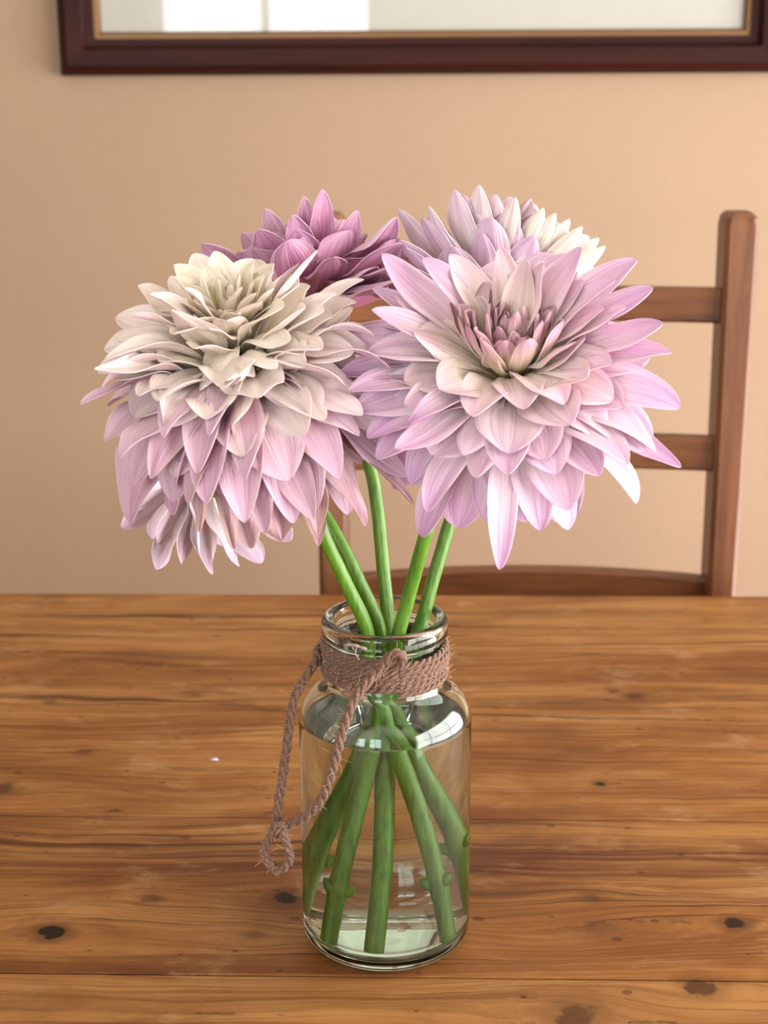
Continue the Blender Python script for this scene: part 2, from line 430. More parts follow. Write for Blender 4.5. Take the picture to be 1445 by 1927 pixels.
# ------------------------------------------------------------------ the picture on the wall
YW = R['y1']
pl = at_y(121, 149, YW); pin = at_y(188, 74, YW); pinr = at_y(1401, 72, YW)
pic = empty('framed_picture', (0.2, YW, pl.z))
fw = pin.x - pl.x; px0, px1 = pl.x, pinr.x + fw; pz0 = pl.z + 0.004; pz1 = pz0 + 0.72
FD = 0.03; lip = 0.008
def moulding(name, p0, p1, inward, mat):
    """one mitred side of the frame; profile runs from the outer edge inwards"""
    p0, p1, inward = Vector(p0), Vector(p1), Vector(inward); along = (p1 - p0).normalized()
    prof = [(0.0, 0.0), (0.0, FD * 0.55), (0.004, FD * 0.78), (0.012, FD), (0.030, FD * 0.92), (fw - 0.012, FD * 0.62), (fw - 0.004, FD * 0.60), (fw - lip * 0.5, FD * 0.5), (fw - lip * 0.5, 0.0)]
    ring = lambda p, sg: [tuple(p + inward * a + along * (sg * a) + Vector((0, -d, 0))) for a, d in prof]
    v, f = sweep_sections([ring(p0, 1), ring(p1, -1)])
    return mesh_obj(name, v, f, mat, pic, smooth=True, sharp=35)
crn = [(px0, YW, pz0), (px1, YW, pz0), (px1, YW, pz1), (px0, YW, pz1)]
inw = [(0, 0, 1), (-1, 0, 0), (0, 0, -1), (1, 0, 0)]
for k in range(4):
    moulding('frame_rail' if k % 2 == 0 else 'frame_stile', crn[k], crn[(k + 1) % 4], inw[k], M['mahog'])
for k in range(4):   # gilt slip
    p0, p1, i_, al = Vector(crn[k]), Vector(crn[(k + 1) % 4]), Vector(inw[k]), None
    al = (p1 - p0).normalized()
    ring = lambda p, sg: [tuple(p + i_ * a + al * (sg * a) + Vector((0, -d, 0))) for a, d in ((fw - lip * 0.5, 0.004), (fw - lip * 0.5, 0.0145), (fw + lip * 0.1, 0.0145), (fw + lip * 0.5, 0.010), (fw + lip * 0.5, 0.004))]
    v, f = sweep_sections([ring(p0, 1), ring(p1, -1)]); mesh_obj('gilt_slip', v, f, M['gold'], pic, smooth=False)
ix0, ix1, iz0, iz1 = px0 + fw, px1 - fw, pz0 + fw, pz1 - fw
b = MB(); g = 0.10
for (q0, q1, q2, q3) in ((ix0, ix1, iz0, iz0 + g), (ix0, ix1, iz1 - g, iz1), (ix0, ix0 + g, iz0 + g, iz1 - g), (ix1 - g, ix1, iz0 + g, iz1 - g)):
    b.box(q0, q1, YW - 0.0065, YW - 0.0045, q2, q3)
b.obj('mount_board', M['mat'], pic)
b = MB(); b.box(ix0, ix1, YW - 0.004, YW - 0.0015, iz0, iz1); b.obj('artwork', M['art'], pic)
b = MB(); b.box(ix0 - 0.003, ix1 + 0.003, YW - 0.0095, YW - 0.0080, iz0 - 0.003, iz1 + 0.003); b.obj('glass_pane', M['pane'], pic)
tag(pic, 'large framed picture with dark mahogany moulding and pale mount hanging on the wall', 'picture')

# ------------------------------------------------------------------ the table
table = empty('pine_table', (0.1, 0.08, R['z0']))
YB = at_z(722, 1118, 0).y
edges = [-0.385, -0.215, -0.0425, 0.130, 0.305, 0.470, YB]
TX0, TX1 = -0.75, 0.66
for k in range(len(edges) - 1):
    y0, y1 = edges[k] + 0.0006, edges[k + 1] - 0.0006
    b = MB(); b.box(TX0, TX1, y0, y1, -0.028, 0.0)
    b.obj('board', M['table'], table, bevel=0.0009 if k < len(edges) - 2 else 0.002)
ax0, ax1, ay0, ay1 = TX0 + 0.08, TX1 - 0.08, edges[0] + 0.06, YB - 0.06
for (q0, q1, q2, q3) in ((ax0, ax1, ay0, ay0 + 0.022), (ax0, ax1, ay1 - 0.022, ay1), (ax0, ax0 + 0.022, ay0 + 0.022, ay1 - 0.022), (ax1 - 0.022, ax1, ay0 + 0.022, ay1 - 0.022)):
    b = MB(); b.box(q0, q1, q2, q3, -0.128, -0.0282); b.obj('apron', M['apron'], table, bevel=0.002)
for lx in (ax0 - 0.024, ax1 + 0.024):
    for ly in (ay0 + 0.01, ay1 - 0.01):
        prof = [(0.035, -0.0283), (0.035, -0.15), (0.026, -0.165), (0.034, -0.185), (0.037, -0.24), (0.030, -0.45), (0.024, -0.60), (0.029, -0.62), (0.021, -0.66), (0.026, -0.70), (0.020, R['z0'] + 0.0005)]
        v, f = lathe([(0.0001, -0.0283)] + prof + [(0.0001, R['z0'] + 0.0005)], 24, False)
        mesh_obj('leg', [(x + lx, y + ly, z) for x, y, z in v], f, M['apron'], table, smooth=True, sharp=40)
tag(table, 'worn knotty pine table top that the glass jar stands on', 'table')

# ------------------------------------------------------------------ the chair behind the table
YC = YB + 0.075                      # front face of the back posts
chair = empty('ladder_back_chair', (at_y(1000, 1110, YC).x, YC, R['z0']))
def px_x(px, py, Y): return at_y(px, py, Y).x
zt = at_y(1400, 408, YC).z
def post(xl_bot, xr_bot, xl_top, xr_top, depth=0.044):
    zb = at_y(1360, 1110, YC).z
    def lerp(a, b_, z): return a + (b_ - a) * (z - zb) / (zt - zb)
    rings = []
    zs = [R['z0'], -0.3, zb, zb + 0.1, zt - 0.10, zt - 0.012, zt - 0.004, zt]
    for z in zs:
        xl, xr = lerp(xl_bot, xl_top, z), lerp(xr_bot, xr_top, z)
        ins = {zt - 0.004: 0.0012, zt: 0.005}.get(z, 0.0)
        yo = 0.06 * max(0, (z - (-0.3))) ** 2 - (0.03 if z < -0.5 else 0.0) * -1
        y0, y1 = YC + yo + ins, YC + depth + yo - ins
        xl, xr = xl + ins, xr - ins; r = 0.004
        rings.append([(xl + r, y0, z), (xr - r, y0, z), (xr, y0 + r, z), (xr, y1 - r, z), (xr - r, y1, z), (xl + r, y1, z), (xl, y1 - r, z), (xl, y0 + r, z)])
    v, f = sweep_sections(rings)
    return mesh_obj('back_post', v, f, M['post'], chair, smooth=True, sharp=35)
xrb0, xrb1 = px_x(1334, 1108, YC), px_x(1388, 1108, YC)
xrt0, xrt1 = px_x(1376, 420, YC), px_x(1442, 420, YC)
xlb0, xlb1 = px_x(600, 1108, YC), px_x(655, 1108, YC)
post(xrb0, xrb1, xrt0, xrt1)
sh = (xrt0 - xrb0) * 1.35
post(xlb0, xlb1, xlb0 - sh, xlb1 - sh)
def rail(pytop, pybot, ypx, arch=0.0, name='back_slat', thick=0.017, z0=None, z1=None):
    Yr = YC + 0.014
    zt_, zb_ = at_y(ypx, pytop, Yr).z if z1 is None else z1, at_y(ypx, pybot, Yr).z if z0 is None else z0
    rings = []
    f_ = (zt_ - at_y(1360, 1110, YC).z) / (zt - at_y(1360, 1110, YC).z)
    xa = xlb1 - 0.006 - sh * f_; xb = xrb0 + (xrt0 - xrb0) * f_ + 0.006
    n = 24
    for k in range(n + 1):
        s = k / n; x = xa + (xb - xa) * s; bow = 4 * s * (1 - s)
        yy = Yr + 0.014 * bow + 0.06 * max(0, zb_ + 0.3) ** 2 * 0.9; zz = arch * bow; r = 0.003
        rings.append([(x, yy + r, zb_ + zz), (x, yy, zb_ + zz + r), (x, yy, zt_ + zz - r), (x, yy + r, zt_ + zz), (x, yy + thick - r, zt_ + zz), (x, yy + thick, zt_ + zz - r), (x, yy + thick, zb_ + zz + r), (x, yy + thick - r, zb_ + zz)])
    v, f = sweep_sections(rings)
    return mesh_obj(name, v, f, M['rail'], chair, smooth=True, sharp=35)
rail(549, 615, 1300)
rail(829, 893, 1290)
rail(1093, 1170, 1290, arch=0.005)
sx0, sx1 = xlb0 - 0.01, xrb1 + 0.01
b = MB(); b.box(sx0, sx1, YC - 0.37, YC - 0.002, -0.315, -0.29); b.obj('seat', M['rail'], chair, bevel=0.006)
for lx in (sx0 + 0.02, sx1 - 0.055):
    b = MB(); b.box(lx, lx + 0.035, YC - 0.35, YC - 0.315, R['z0'] + 0.0005, -0.3152); b.obj('front_leg', M['post'], chair, bevel=0.004)
for zz in (-0.55,):
    b = MB(); b.box(sx0 + 0.0551, sx1 - 0.0551, YC - 0.345, YC - 0.322, zz, zz + 0.03); b.obj('stretcher', M['rail'], chair, bevel=0.003)
    for lx in (sx0 + 0.025, sx1 - 0.048):
        b = MB(); b.box(lx, lx + 0.02, YC - 0.3149, YC - 0.001, zz + 0.03, zz + 0.06); b.obj('stretcher', M['rail'], chair, bevel=0.003)
tag(chair, 'brown wooden ladder-back chair standing behind the pine table', 'chair')

# ------------------------------------------------------------------ jar and water
def arc(cx, cz, r, a0, a1, n, rz=None):
    rz = rz or r
    return [(cx + r * math.cos(math.radians(a0 + (a1 - a0) * k / n)), cz + rz * math.sin(math.radians(a0 + (a1 - a0) * k / n))) for k in range(n + 1)]
outer = [(0.0, 0.0022), (0.020, 0.0020), (0.030, 0.0008), (0.0345, 0.0)] + arc(0.0350, 0.0100, 0.0100, -90, 0, 8) + [(0.0450, 0.03), (0.0450, 0.07), (0.0450, 0.110)] \
    + arc(0.0310, 0.1270, 0.0140, 0, 62, 8, 0.0165) + arc(0.0345, 0.1500, 0.0050, 232, 180, 4) + [(0.0292, 0.1560), (0.0290, 0.1640), (0.0292, 0.1715), (0.0300, 0.1725)] \
    + arc(0.0295, 0.1755, 0.0029, -60, 0, 3) + arc(0.0295, 0.1805, 0.0029, 0, 90, 5)
inner = [(0.0285, 0.1832)] + arc(0.0282, 0.1805, 0.0025, 95, 180, 4) + [(0.0256, 0.176), (0.0258, 0.1640), (0.0260, 0.1540), (0.0266, 0.1470)] \
    + arc(0.0300, 0.1262, 0.0125, 66, 0, 8, 0.0150) + [(0.0426, 0.110), (0.0426, 0.07), (0.0426, 0.026)] + arc(0.0346, 0.0150, 0.0080, 0, -90, 7) + [(0.022, 0.0064), (0.010, 0.0078), (0.0, 0.0082)]
prof = outer + inner
def lathe_closed_axis(pr, seg=128):
    v = []; f = []; n = len(pr); idx = []
    for (r, z) in pr:
        if r < 1e-6: idx.append([len(v)] * seg); v.append((0, 0, z))
        else:
            idx.append(list(range(len(v), len(v) + seg)))
            v += [(r * math.cos(2 * math.pi * k / seg), r * math.sin(2 * math.pi * k / seg), z) for k in range(seg)]
    for i in range(n - 1):
        for k in range(seg):
            k2 = (k + 1) % seg
            q = [idx[i][k], idx[i][k2], idx[i + 1][k2], idx[i + 1][k]]
            qq = []
            for a in q:
                if a not in qq: qq.append(a)
            if len(qq) > 2: f.append(tuple(qq))
    return v, f
jar = empty('glass_jar', (0, 0, 0.0))
v, f = lathe_closed_axis(prof)
mesh_obj('jar_body', v, f, M['glass'], jar, smooth=True)
tag(jar, 'clear glass bottle jar with rolled rim standing on the pine table', 'jar')
WL = 0.1272
wp = [(0.0, 0.0079), (0.010, 0.0075), (0.022, 0.0061)] + [(r + 0.0003, z - 0.0003) for r, z in arc(0.0346, 0.0150, 0.0080, -90, 0, 7)] + [(0.0429, 0.026), (0.0429, 0.07), (0.0429, 0.110), (0.0427, 0.1262), (0.0424, WL + 0.0007), (0.0412, WL + 0.0001), (0.039, WL), (0.0, WL)]
v, f = lathe_closed_axis(wp)
tag(mesh_obj('water', v, f, M['water'], None, smooth=True, sharp=50), 'clear water filling the glass jar up to its shoulder', 'water')

def jar_r(z):
    zs = [p[1] for p in outer[4:]]; rs = [p[0] for p in outer[4:]]
    return float(np.interp(z, zs, rs))

# ------------------------------------------------------------------ twine
def rope(path, R_, strands=3, lay=None, seg=7, phase=0.0):
    lay = lay or R_ * 7.0
    path = resample(np.asarray(path), R_ * 0.55)
    T, N, B = frames(path)
    d = np.r_[0, np.cumsum(np.linalg.norm(np.diff(path, axis=0), axis=1))]
    rs = R_ * 0.53; ro = R_ * 0.53
    V = []; F = []
    for k in range(strands):
        ang = 2 * math.pi * k / strands + phase - 2 * math.pi * d / lay
        c = path + ro * (np.cos(ang)[:, None] * N + np.sin(ang)[:, None] * B)
        jit = 1 + 0.10 * np.sin(d / R_ * 1.9 + k * 2.1) + 0.06 * rng.standard_normal(len(d))
        v, f = tube(c, rs * jit, seg)
        n = len(V); V += v; F += [tuple(i + n for i in q) for q in f]
    return V, F
twine = empty('jute_twine', (0, 0, 0.1505))
NT_TURNS = 6; RB = 0.00185
zs0, zs1 = 0.1525, 0.1705
for k in range(NT_TURNS):
    aa = np.linspace(0, 2 * math.pi, 73)
    zz = zs0 + (zs1 - zs0) * (k + aa / (2 * math.pi)) / NT_TURNS
    rr = 0.0312 + 0.0004 * np.sin(aa * 3 + k * 1.3) + 0.0002 * rng.standard_normal()
    a_ = aa - math.pi * 0.42
    P = np.stack([rr * np.cos(a_), rr * np.sin(a_), zz + 0.0003 * np.sin(aa * 2 + k)], 1)
    v, f = rope(P, RB, phase=k * 0.9); mesh_obj('coil', v, f, M['twine'], twine)
def outside(path, r):
    out = []
    for p in path:
        q = math.hypot(p[0], p[1]); need = jar_r(p[2]) + r
        if p[2] > 0.150: need = max(need, 0.0335 + r * 0.6)
        if q < need: p = np.array([p[0] * need / q, p[1] * need / q, p[2]])
        out.append(p)
    return np.array(out)
def pxpath(lst): return [np.array(at_y(*q)) for q in lst]
RT = 0.0025
t1 = catmull(pxpath([(622, 1212, 0.012), (606, 1232, -0.004), (583, 1262, -0.010), (555, 1312, -0.016), (544, 1370, -0.022), (535, 1440, -0.028), (526, 1500, -0.033), (520, 1556, -0.036)]), 12)
v, f = rope(outside(t1, RT + 0.0004), RT); mesh_obj('tail', v, f, M['twine'], twine)
t2 = catmull(pxpath([(762, 1232, -0.0345), (742, 1240, -0.0365), (703, 1272, -0.040), (668, 1315, -0.047), (645, 1375, -0.050), (628, 1440, -0.050), (606, 1502, -0.048), (574, 1537, -0.044), (531, 1557, -0.038)]), 12)
v, f = rope(outside(t2, RT + 0.0004), RT); mesh_obj('tail', v, f, M['twine'], twine)
k1 = catmull(pxpath([(712, 1262, -0.0375), (728, 1238, -0.040), (748, 1228, -0.0405), (760, 1240, -0.0385), (748, 1254, -0.0365), (735, 1246, -0.035)]), 10)
v, f = rope(k1, RB * 1.15); mesh_obj('knot', v, f, M['twine'], twine)
lp = catmull(pxpath([(520, 1545, -0.034), (530, 1562, -0.041), (541, 1590, -0.042), (545, 1618, -0.040), (528, 1636, -0.038), (508, 1628, -0.037), (497, 1604, -0.037), (506, 1578, -0.038), (522, 1562, -0.041), (535, 1554, -0.038)]), 10)
v, f = rope(lp, RT * 0.92); mesh_obj('end_loop', v, f, M['twine'], twine)
lk = catmull(pxpath([(509, 1566, -0.037), (518, 1553, -0.042), (534, 1552, -0.042), (538, 1566, -0.036), (522, 1572, -0.033)]), 10)
v, f = rope(lk, RT * 0.8); mesh_obj('knot', v, f, M['twine'], twine)
fb = MB()
def hair(p, d, L, r=0.00009):
    d = d / np.linalg.norm(d); q = rng.standard_normal(3) * 0.6
    path = np.array([p + d * L * s + q * L * s * s * 0.5 for s in np.linspace(0, 1, 6)])
    v, f = tube(path, r, 3); fb.add(v, f)
for k in range(130):
    a = rng.uniform(-math.pi, 0.35) ; z = rng.uniform(0.151, 0.173)
    n = np.array([math.cos(a), math.sin(a), 0]); hair(n * 0.0330 + np.array([0, 0, z]), n * 0.5 + rng.standard_normal(3) * 0.5, rng.uniform(0.0012, 0.0036))
for path, n_ in ((t1, 60), (t2, 70), (lp, 40)):
    for k in range(n_):
        p = path[rng.integers(len(path))]; d = rng.standard_normal(3); d /= np.linalg.norm(d)
        hair(p + d * 0.0022, d + rng.standard_normal(3) * 0.4, rng.uniform(0.002, 0.005), 0.00007)
o = fb.obj('loose_fibres', M['fibre'], twine); o['kind'] = 'stuff'
gb = MB()
gp = catmull(pxpath([(648, 1214, -0.0335), (662, 1213, -0.0352), (676, 1217, -0.036), (690, 1222, -0.0365)]), 6)
v, f = tube(gp, 0.0006 + 0.0004 * np.sin(np.linspace(0, 9, len(gp))) ** 2, 7); gb.add(v, f)
gp = catmull(pxpath([(671, 1217, -0.0356), (669, 1230, -0.0358), (676, 1242, -0.036)]), 6)
v, f = tube(gp, 0.00035, 6); gb.add(v, f)
gb.obj('glue_blob', M['glue'], twine, smooth=True)
tag(twine, 'brown jute twine wound around the jar neck with a looped tail hanging', 'twine')

# ------------------------------------------------------------------ dahlias
def smooth01(x):
    x = np.clip(x, 0, 1); return x * x * (3 - 2 * x)
def mix3(a, b_, t):
    t = np.asarray(t)[..., None]; return np.asarray(a) * (1 - t) + np.asarray(b_) * t
def L3(*c): return np.array(lin(c))

class Flower:
    def __init__(s, root, P, axis, pal, down=None):
        s.root = root; s.P = np.array(P); s.a = np.array(axis, float); s.a /= np.linalg.norm(s.a)
        d = np.array(CAM) - s.P if down is None else np.array(down, float)
        d = d / np.linalg.norm(d)
        e1 = d - s.a * d.dot(s.a); s.e1 = e1 / np.linalg.norm(e1); s.e2 = np.cross(s.a, s.e1)
        s.pal = pal; s.count = 0
    def from_tip(s, tip):
        v = np.array(tip) - s.P; z = v.dot(s.a); rv = v - z * s.a; r = np.linalg.norm(rv)
        return math.atan2(rv.dot(s.e2), rv.dot(s.e1)), r, z
    def petal(s, phi, rt, zt_, w, arch=0.5, cup=0.7, ruf=0.15, twist=0.0, lat=0.0, hook=0.0, k=0.5, fr=1.2, roll=0.0, r0=0.011, wpos=0.60, wither=0.0, pt=0.72, K=9, Mn=19):
        rho = math.cos(phi) * s.e1 + math.sin(phi) * s.e2; side = np.cross(s.a, rho)
        ang = math.atan2(rt, zt_)
        bt = min(ang * 0.8, 2.3)
        base = np.array([r0 * math.sin(bt), r0 * 0.75 * math.cos(bt)])
        tip = np.array([rt, zt_]); chord = tip - base; L = np.linalg.norm(chord)
        ca = math.atan2(chord[0], chord[1]); sa = ca - arch
        ctl = base + 0.55 * L * np.array([math.sin(sa), math.cos(sa)])
        S = 1 - (1 - np.linspace(0, 1, Mn)) ** 1.45; q = S[:, None]
        C2 = (1 - q) ** 2 * base + 2 * q * (1 - q) * ctl + q ** 2 * tip
        T2 = 2 * (1 - q) * (ctl - base) + 2 * q * (tip - ctl); T2 /= np.linalg.norm(T2, axis=1)[:, None]
        N2 = np.stack([-T2[:, 1], T2[:, 0]], 1)
        C2 = C2 + N2 * (hook * L * S ** 4)[:, None]
        C = s.P + C2[:, :1] * rho + C2[:, 1:] * s.a + side * (lat * L * np.sin(S * 2.4) * S)[:, None]
        T = np.gradient(C, axis=0); T /= np.linalg.norm(T, axis=1)[:, None]
        N = N2[:, :1] * rho + N2[:, 1:] * s.a
        N = N - T * np.sum(N * T, 1)[:, None]; N /= np.linalg.norm(N, axis=1)[:, None]
        B = np.cross(T, N)
        x = np.where(S < wpos, S / wpos, 1); up = 0.30 + 0.70 * smooth01(x) ** 0.9
        y = np.where(S >= wpos, (S - wpos) / (1 - wpos), 0); dn = np.clip(1 - y ** (2.9 - 0.9 * pt), 0, 1) ** pt
        Wd = w * 0.5 * up * dn + 0.0003
        u = np.linspace(-1, 1, K)[None, :]
        al = (cup * (1.05 - 0.45 * smooth01(S * 1.6)) + 0.55 * cup * np.clip((S - 0.78) / 0.22, 0, 1) + 1e-3)[:, None]
        al = np.maximum(np.abs(al), 0.02) * (1 if cup >= 0 else -1)
        Rr = Wd[:, None] / al
        # arc length kept: rolled petals become narrower
        X = Rr * np.sin(u * al); Z = Rr * (1 - np.cos(u * al))
        ph = rng.uniform(0, 6.28); ph2 = rng.uniform(0, 6.28)
        env = np.sin(np.pi * np.clip(S, 0, 1) ** 0.9)[:, None] ** 0.7
        Z = Z + Wd[:, None] * ruf * env * (np.abs(u) ** 2) * np.where(u < 0, np.sin(2 * np.pi * fr * S[:, None] + ph), np.sin(2 * np.pi * fr * 1.13 * S[:, None] + ph2))
        Z = Z - roll * Wd[:, None] * np.abs(u) ** 3 * smooth01((S - 0.25) / 0.5)[:, None]
        Z = Z + Wd[:, None] * 0.055 * np.cos(u * 8.5)
        if wither > 0:
            Z = Z + wither * Wd[:, None] * 0.5 * np.sin(u * 4 + S[:, None] * 11 + ph) * S[:, None]
            X = X * (1 - 0.25 * wither * (S[:, None] ** 2) * (1 + np.sin(S[:, None] * 17 + ph)))
        tw = (twist * S ** 1.4)[:, None]
        X, Z = X * np.cos(tw) - Z * np.sin(tw), X * np.sin(tw) + Z * np.cos(tw)
        G = C[:, None, :] + X[..., None] * B[:, None, :] + Z[..., None] * N[:, None, :]
        dS = np.gradient(G, axis=0); dU = np.gradient(G, axis=1)
        nr = np.cross(dS, dU); nl = np.linalg.norm(nr, axis=2)[..., None]; nr = nr / np.maximum(nl, 1e-12)
        # adaxial side
        sg = np.sign(np.sum(nr[Mn // 2, K // 2] * N[Mn // 2])) or 1.0
        # (with twist N is still the reference at mid length for moderate twist)
        nr = nr * sg
        th = 0.00035 * np.ones((Mn, K, 1)); th[-1] = 0.00005
        Gb = G - nr * th
        verts = np.concatenate([G.reshape(-1, 3), Gb.reshape(-1, 3)])
        n = Mn * K; F = []
        for i in range(Mn - 1):
            for j in range(K - 1):
                a, b_, c, d = i * K + j, i * K + j + 1, (i + 1) * K + j + 1, (i + 1) * K + j
                if sg > 0: F += [(a, d, c, b_), (n + a, n + b_, n + c, n + d)]
                else: F += [(a, b_, c, d), (n + a, n + d, n + c, n + b_)]
        rim = [i * K for i in range(Mn)] + [(Mn - 1) * K + j for j in range(1, K)] + [i * K + K - 1 for i in range(Mn - 2, -1, -1)] + [j for j in range(K - 2, 0, -1)]
        for i in range(len(rim)):
            a, b_ = rim[i], rim[(i + 1) % len(rim)]
            F.append((a, b_, n + b_, n + a) if sg > 0 else (b_, a, n + a, n + b_))
        me = bpy.data.meshes.new('petal')
        me.from_pydata(verts.tolist(), [], F); me.update()
        me.polygons.foreach_set('use_smooth', np.ones(len(me.polygons), bool))
        me.set_sharp_from_angle(angle=math.radians(60))
        SS = np.repeat(S[:, None], K, 1); UU = np.repeat(u, Mn, 0)
        fcol, fv, bcol, bv = s.pal(k, SS, np.abs(UU), wither)
        col = np.concatenate([np.concatenate([fcol, fv[..., None]], 2).reshape(-1, 4), np.concatenate([bcol, bv[..., None]], 2).reshape(-1, 4)])
        ca_ = me.color_attributes.new('pigment', 'FLOAT_COLOR', 'POINT'); ca_.data.foreach_set('color', np.clip(col, 0, 1).astype(np.float32).ravel())
        uvv = np.stack([UU * 0.5 + 0.5, SS], 2).reshape(-1, 2); uvv = np.concatenate([uvv, uvv])
        li = np.empty(len(me.loops), np.int32); me.loops.foreach_get('vertex_index', li)
        ul = me.uv_layers.new(name='UVMap'); ul.data.foreach_set('uv', uvv[li].astype(np.float32).ravel())
        me.materials.append(M['petal'])
        o = bpy.data.objects.new('petal', me); COL.objects.link(o); o.parent = s.root
        o.matrix_parent_inverse = Matrix.Translation(-Vector(s.root.location))
        s.count += 1
        return o
    def by_tip(s, px, py, R_, w_px, near=True, **kw):
        t = at_sphere(px, py, Vector(s.P), R_, near)
        phi, r, z = s.from_tip(t)
        depth = (t - CAM).length
        return s.petal(phi, r, z, w_px / F_PX * depth, **kw)

def palette(stops, backs, vein_f, vein_b, edge, wcol, lift=(0.62, 0.72)):
    """stops/backs: [(k, base, mid, tip)] in sRGB; edge: paler margin"""
    ks = [q[0] for q in stops]
    tab = np.array([[L3(*c) for c in q[1:]] for q in stops]); tbb = np.array([[L3(*c) for c in q[1:]] for q in backs])
    def get(tb, k):
        return [np.array([np.interp(k, ks, tb[:, j, c]) for c in range(3)]) for j in range(3)]
    def fn(k, S, U, wither):
        res = []
        for tb, vein, isf in ((tab, vein_f, True), (tbb, vein_b, False)):
            A, Bm, Cc = [1 - (1 - q) * (lift[0] if isf else lift[1]) for q in get(tb, k)]; jit = rng.uniform(0.94, 1.04)
            c = mix3(A, Bm, smooth01(S / 0.45)) ; c = c * (1 - smooth01((S - 0.5) / 0.45)[..., None]) + Cc * smooth01((S - 0.5) / 0.45)[..., None]
            c = c + (edge - c) * (0.30 * U ** 4 * (1 if isf else 0.7))[..., None]
            if wither > 0: c = c + (wcol - c) * np.clip(wither * (0.25 + 0.9 * smooth01((S - 0.55) / 0.4)) * (0.4 + 0.6 * U ** 2), 0, 1)[..., None]
            c = c * jit
            v = np.interp(k, [0, 0.5, 1], vein) * (0.35 + 0.65 * S)
            res += [c, v]
        return res
    return fn

EDGE = L3(250, 238, 236); WCOL = L3(196, 164, 140)
PAL_WHITE = palette(
    [(0.0, (230, 206, 70), (250, 238, 166), (250, 242, 200)), (0.35, (226, 216, 150), (248, 238, 214), (247, 236, 222)), (0.6, (226, 208, 176), (245, 230, 220), (244, 226, 220)),
     (0.78, (212, 160, 170), (232, 196, 200), (226, 184, 204)), (1.0, (206, 138, 164), (208, 148, 172), (202, 144, 178))],
    [(0.0, (214, 204, 110), (246, 238, 200), (240, 220, 200)), (0.35, (226, 216, 160), (244, 232, 214), (238, 212, 212)), (0.6, (220, 196, 176), (238, 214, 212), (226, 186, 204)),
     (0.78, (200, 126, 154), (218, 160, 186), (212, 152, 192)), (1.0, (192, 112, 150), (202, 130, 168), (194, 130, 174))],
    [0.10, 0.22, 0.6], [0.3, 0.5, 0.95], EDGE, WCOL, (0.8, 0.9))
PAL_LILAC = palette(
    [(0.0, (200, 184, 48), (240, 226, 166), (232, 184, 192)), (0.3, (212, 198, 84), (251, 239, 208), (244, 210, 214)), (0.55, (236, 220, 164), (251, 234, 226), (238, 198, 216)),
     (0.8, (248, 228, 212), (248, 228, 228), (230, 180, 216)), (1.0, (242, 208, 204), (242, 206, 218), (216, 156, 208))],
    [(0.0, (200, 190, 56), (244, 230, 176), (232, 186, 196)), (0.3, (212, 198, 96), (242, 214, 204), (216, 148, 184)), (0.55, (228, 202, 166), (238, 194, 204), (212, 140, 190)),
     (0.8, (228, 182, 192), (230, 176, 202), (208, 136, 196)), (1.0, (208, 132, 168), (220, 152, 198), (198, 120, 192))],
    [0.6, 0.38, 0.7], [0.9, 0.9, 0.95], L3(253, 242, 244), WCOL, (0.78, 0.92))
PAL_ROSE = palette(
    [(0.0, (226, 206, 140), (240, 226, 190), (236, 214, 206)), (0.5, (212, 156, 172), (236, 208, 218), (232, 196, 220)), (1.0, (196, 100, 150), (234, 184, 210), (234, 196, 220))],
    [(0.0, (216, 196, 140), (232, 204, 190), (218, 160, 188)), (0.5, (206, 110, 158), (220, 136, 178), (236, 190, 212)), (1.0, (192, 84, 142), (206, 100, 158), (226, 160, 200))],
    [0.4, 0.6, 0.7], [0.7, 1.0, 1.0], L3(248, 232, 240), WCOL, (0.75, 0.85))

def fill(F, n, kmap, theta, length, width, skip=None, arch=0.6, cup=(1.5, 0.6), phase=0.0, t0=0.0, t1=1.0, ruf=0.16, wit=None, pt=0.72, hook=0.0):
    for i in range(n):
        t = t0 + (t1 - t0) * (i + 0.5) / n
        phi = i * 2.39996 + phase + rng.normal(0, 0.06)
        th = math.radians(np.interp(t, *theta)) * (1 + rng.normal(0, 0.035)); L = np.interp(t, *length) * (1 + rng.normal(0, 0.06))
        if skip is not None and skip(t, phi): continue
        F.petal(phi, L * math.sin(th), L * math.cos(th), np.interp(t, *width) * (1 + rng.normal(0, 0.1)),
                arch=np.interp(t, *arch) if isinstance(arch, tuple) else arch, cup=np.interp(t, *cup) if len(np.shape(cup)) > 1 else cup[0] + (cup[1] - cup[0]) * t,
                ruf=ruf * (0.4 + t), twist=rng.normal(0, 0.22 * (0.3 + t)), lat=rng.normal(0, 0.07), k=float(np.interp(t, *kmap) + rng.normal(0, 0.03)),
                hook=hook + rng.normal(0, 0.04), fr=rng.uniform(0.8, 1.6), wither=(wit(t) if wit else 0.0), pt=pt)

def calyx(root, P, a, r=0.013):
    """small green cup with pointed bracts under the head"""
    P = np.array(P); a = np.array(a, float); a /= np.linalg.norm(a)
    t = np.cross(a, [0.3, 0.9, 0.1]); t /= np.linalg.norm(t); q = np.cross(a, t)
    rings = []
    for (rr, hh) in ((0.0030, -0.016), (0.0045, -0.0135), (r * 0.72, -0.010), (r * 0.95, -0.004), (r * 0.85, 0.003), (r * 0.4, 0.007)):
        rings.append([tuple(P + a * hh + rr * (math.cos(2 * math.pi * j / 20) * t + math.sin(2 * math.pi * j / 20) * q)) for j in range(20)])
    v, f = sweep_sections(rings); mesh_obj('calyx', v, f, M['calyx'], root)

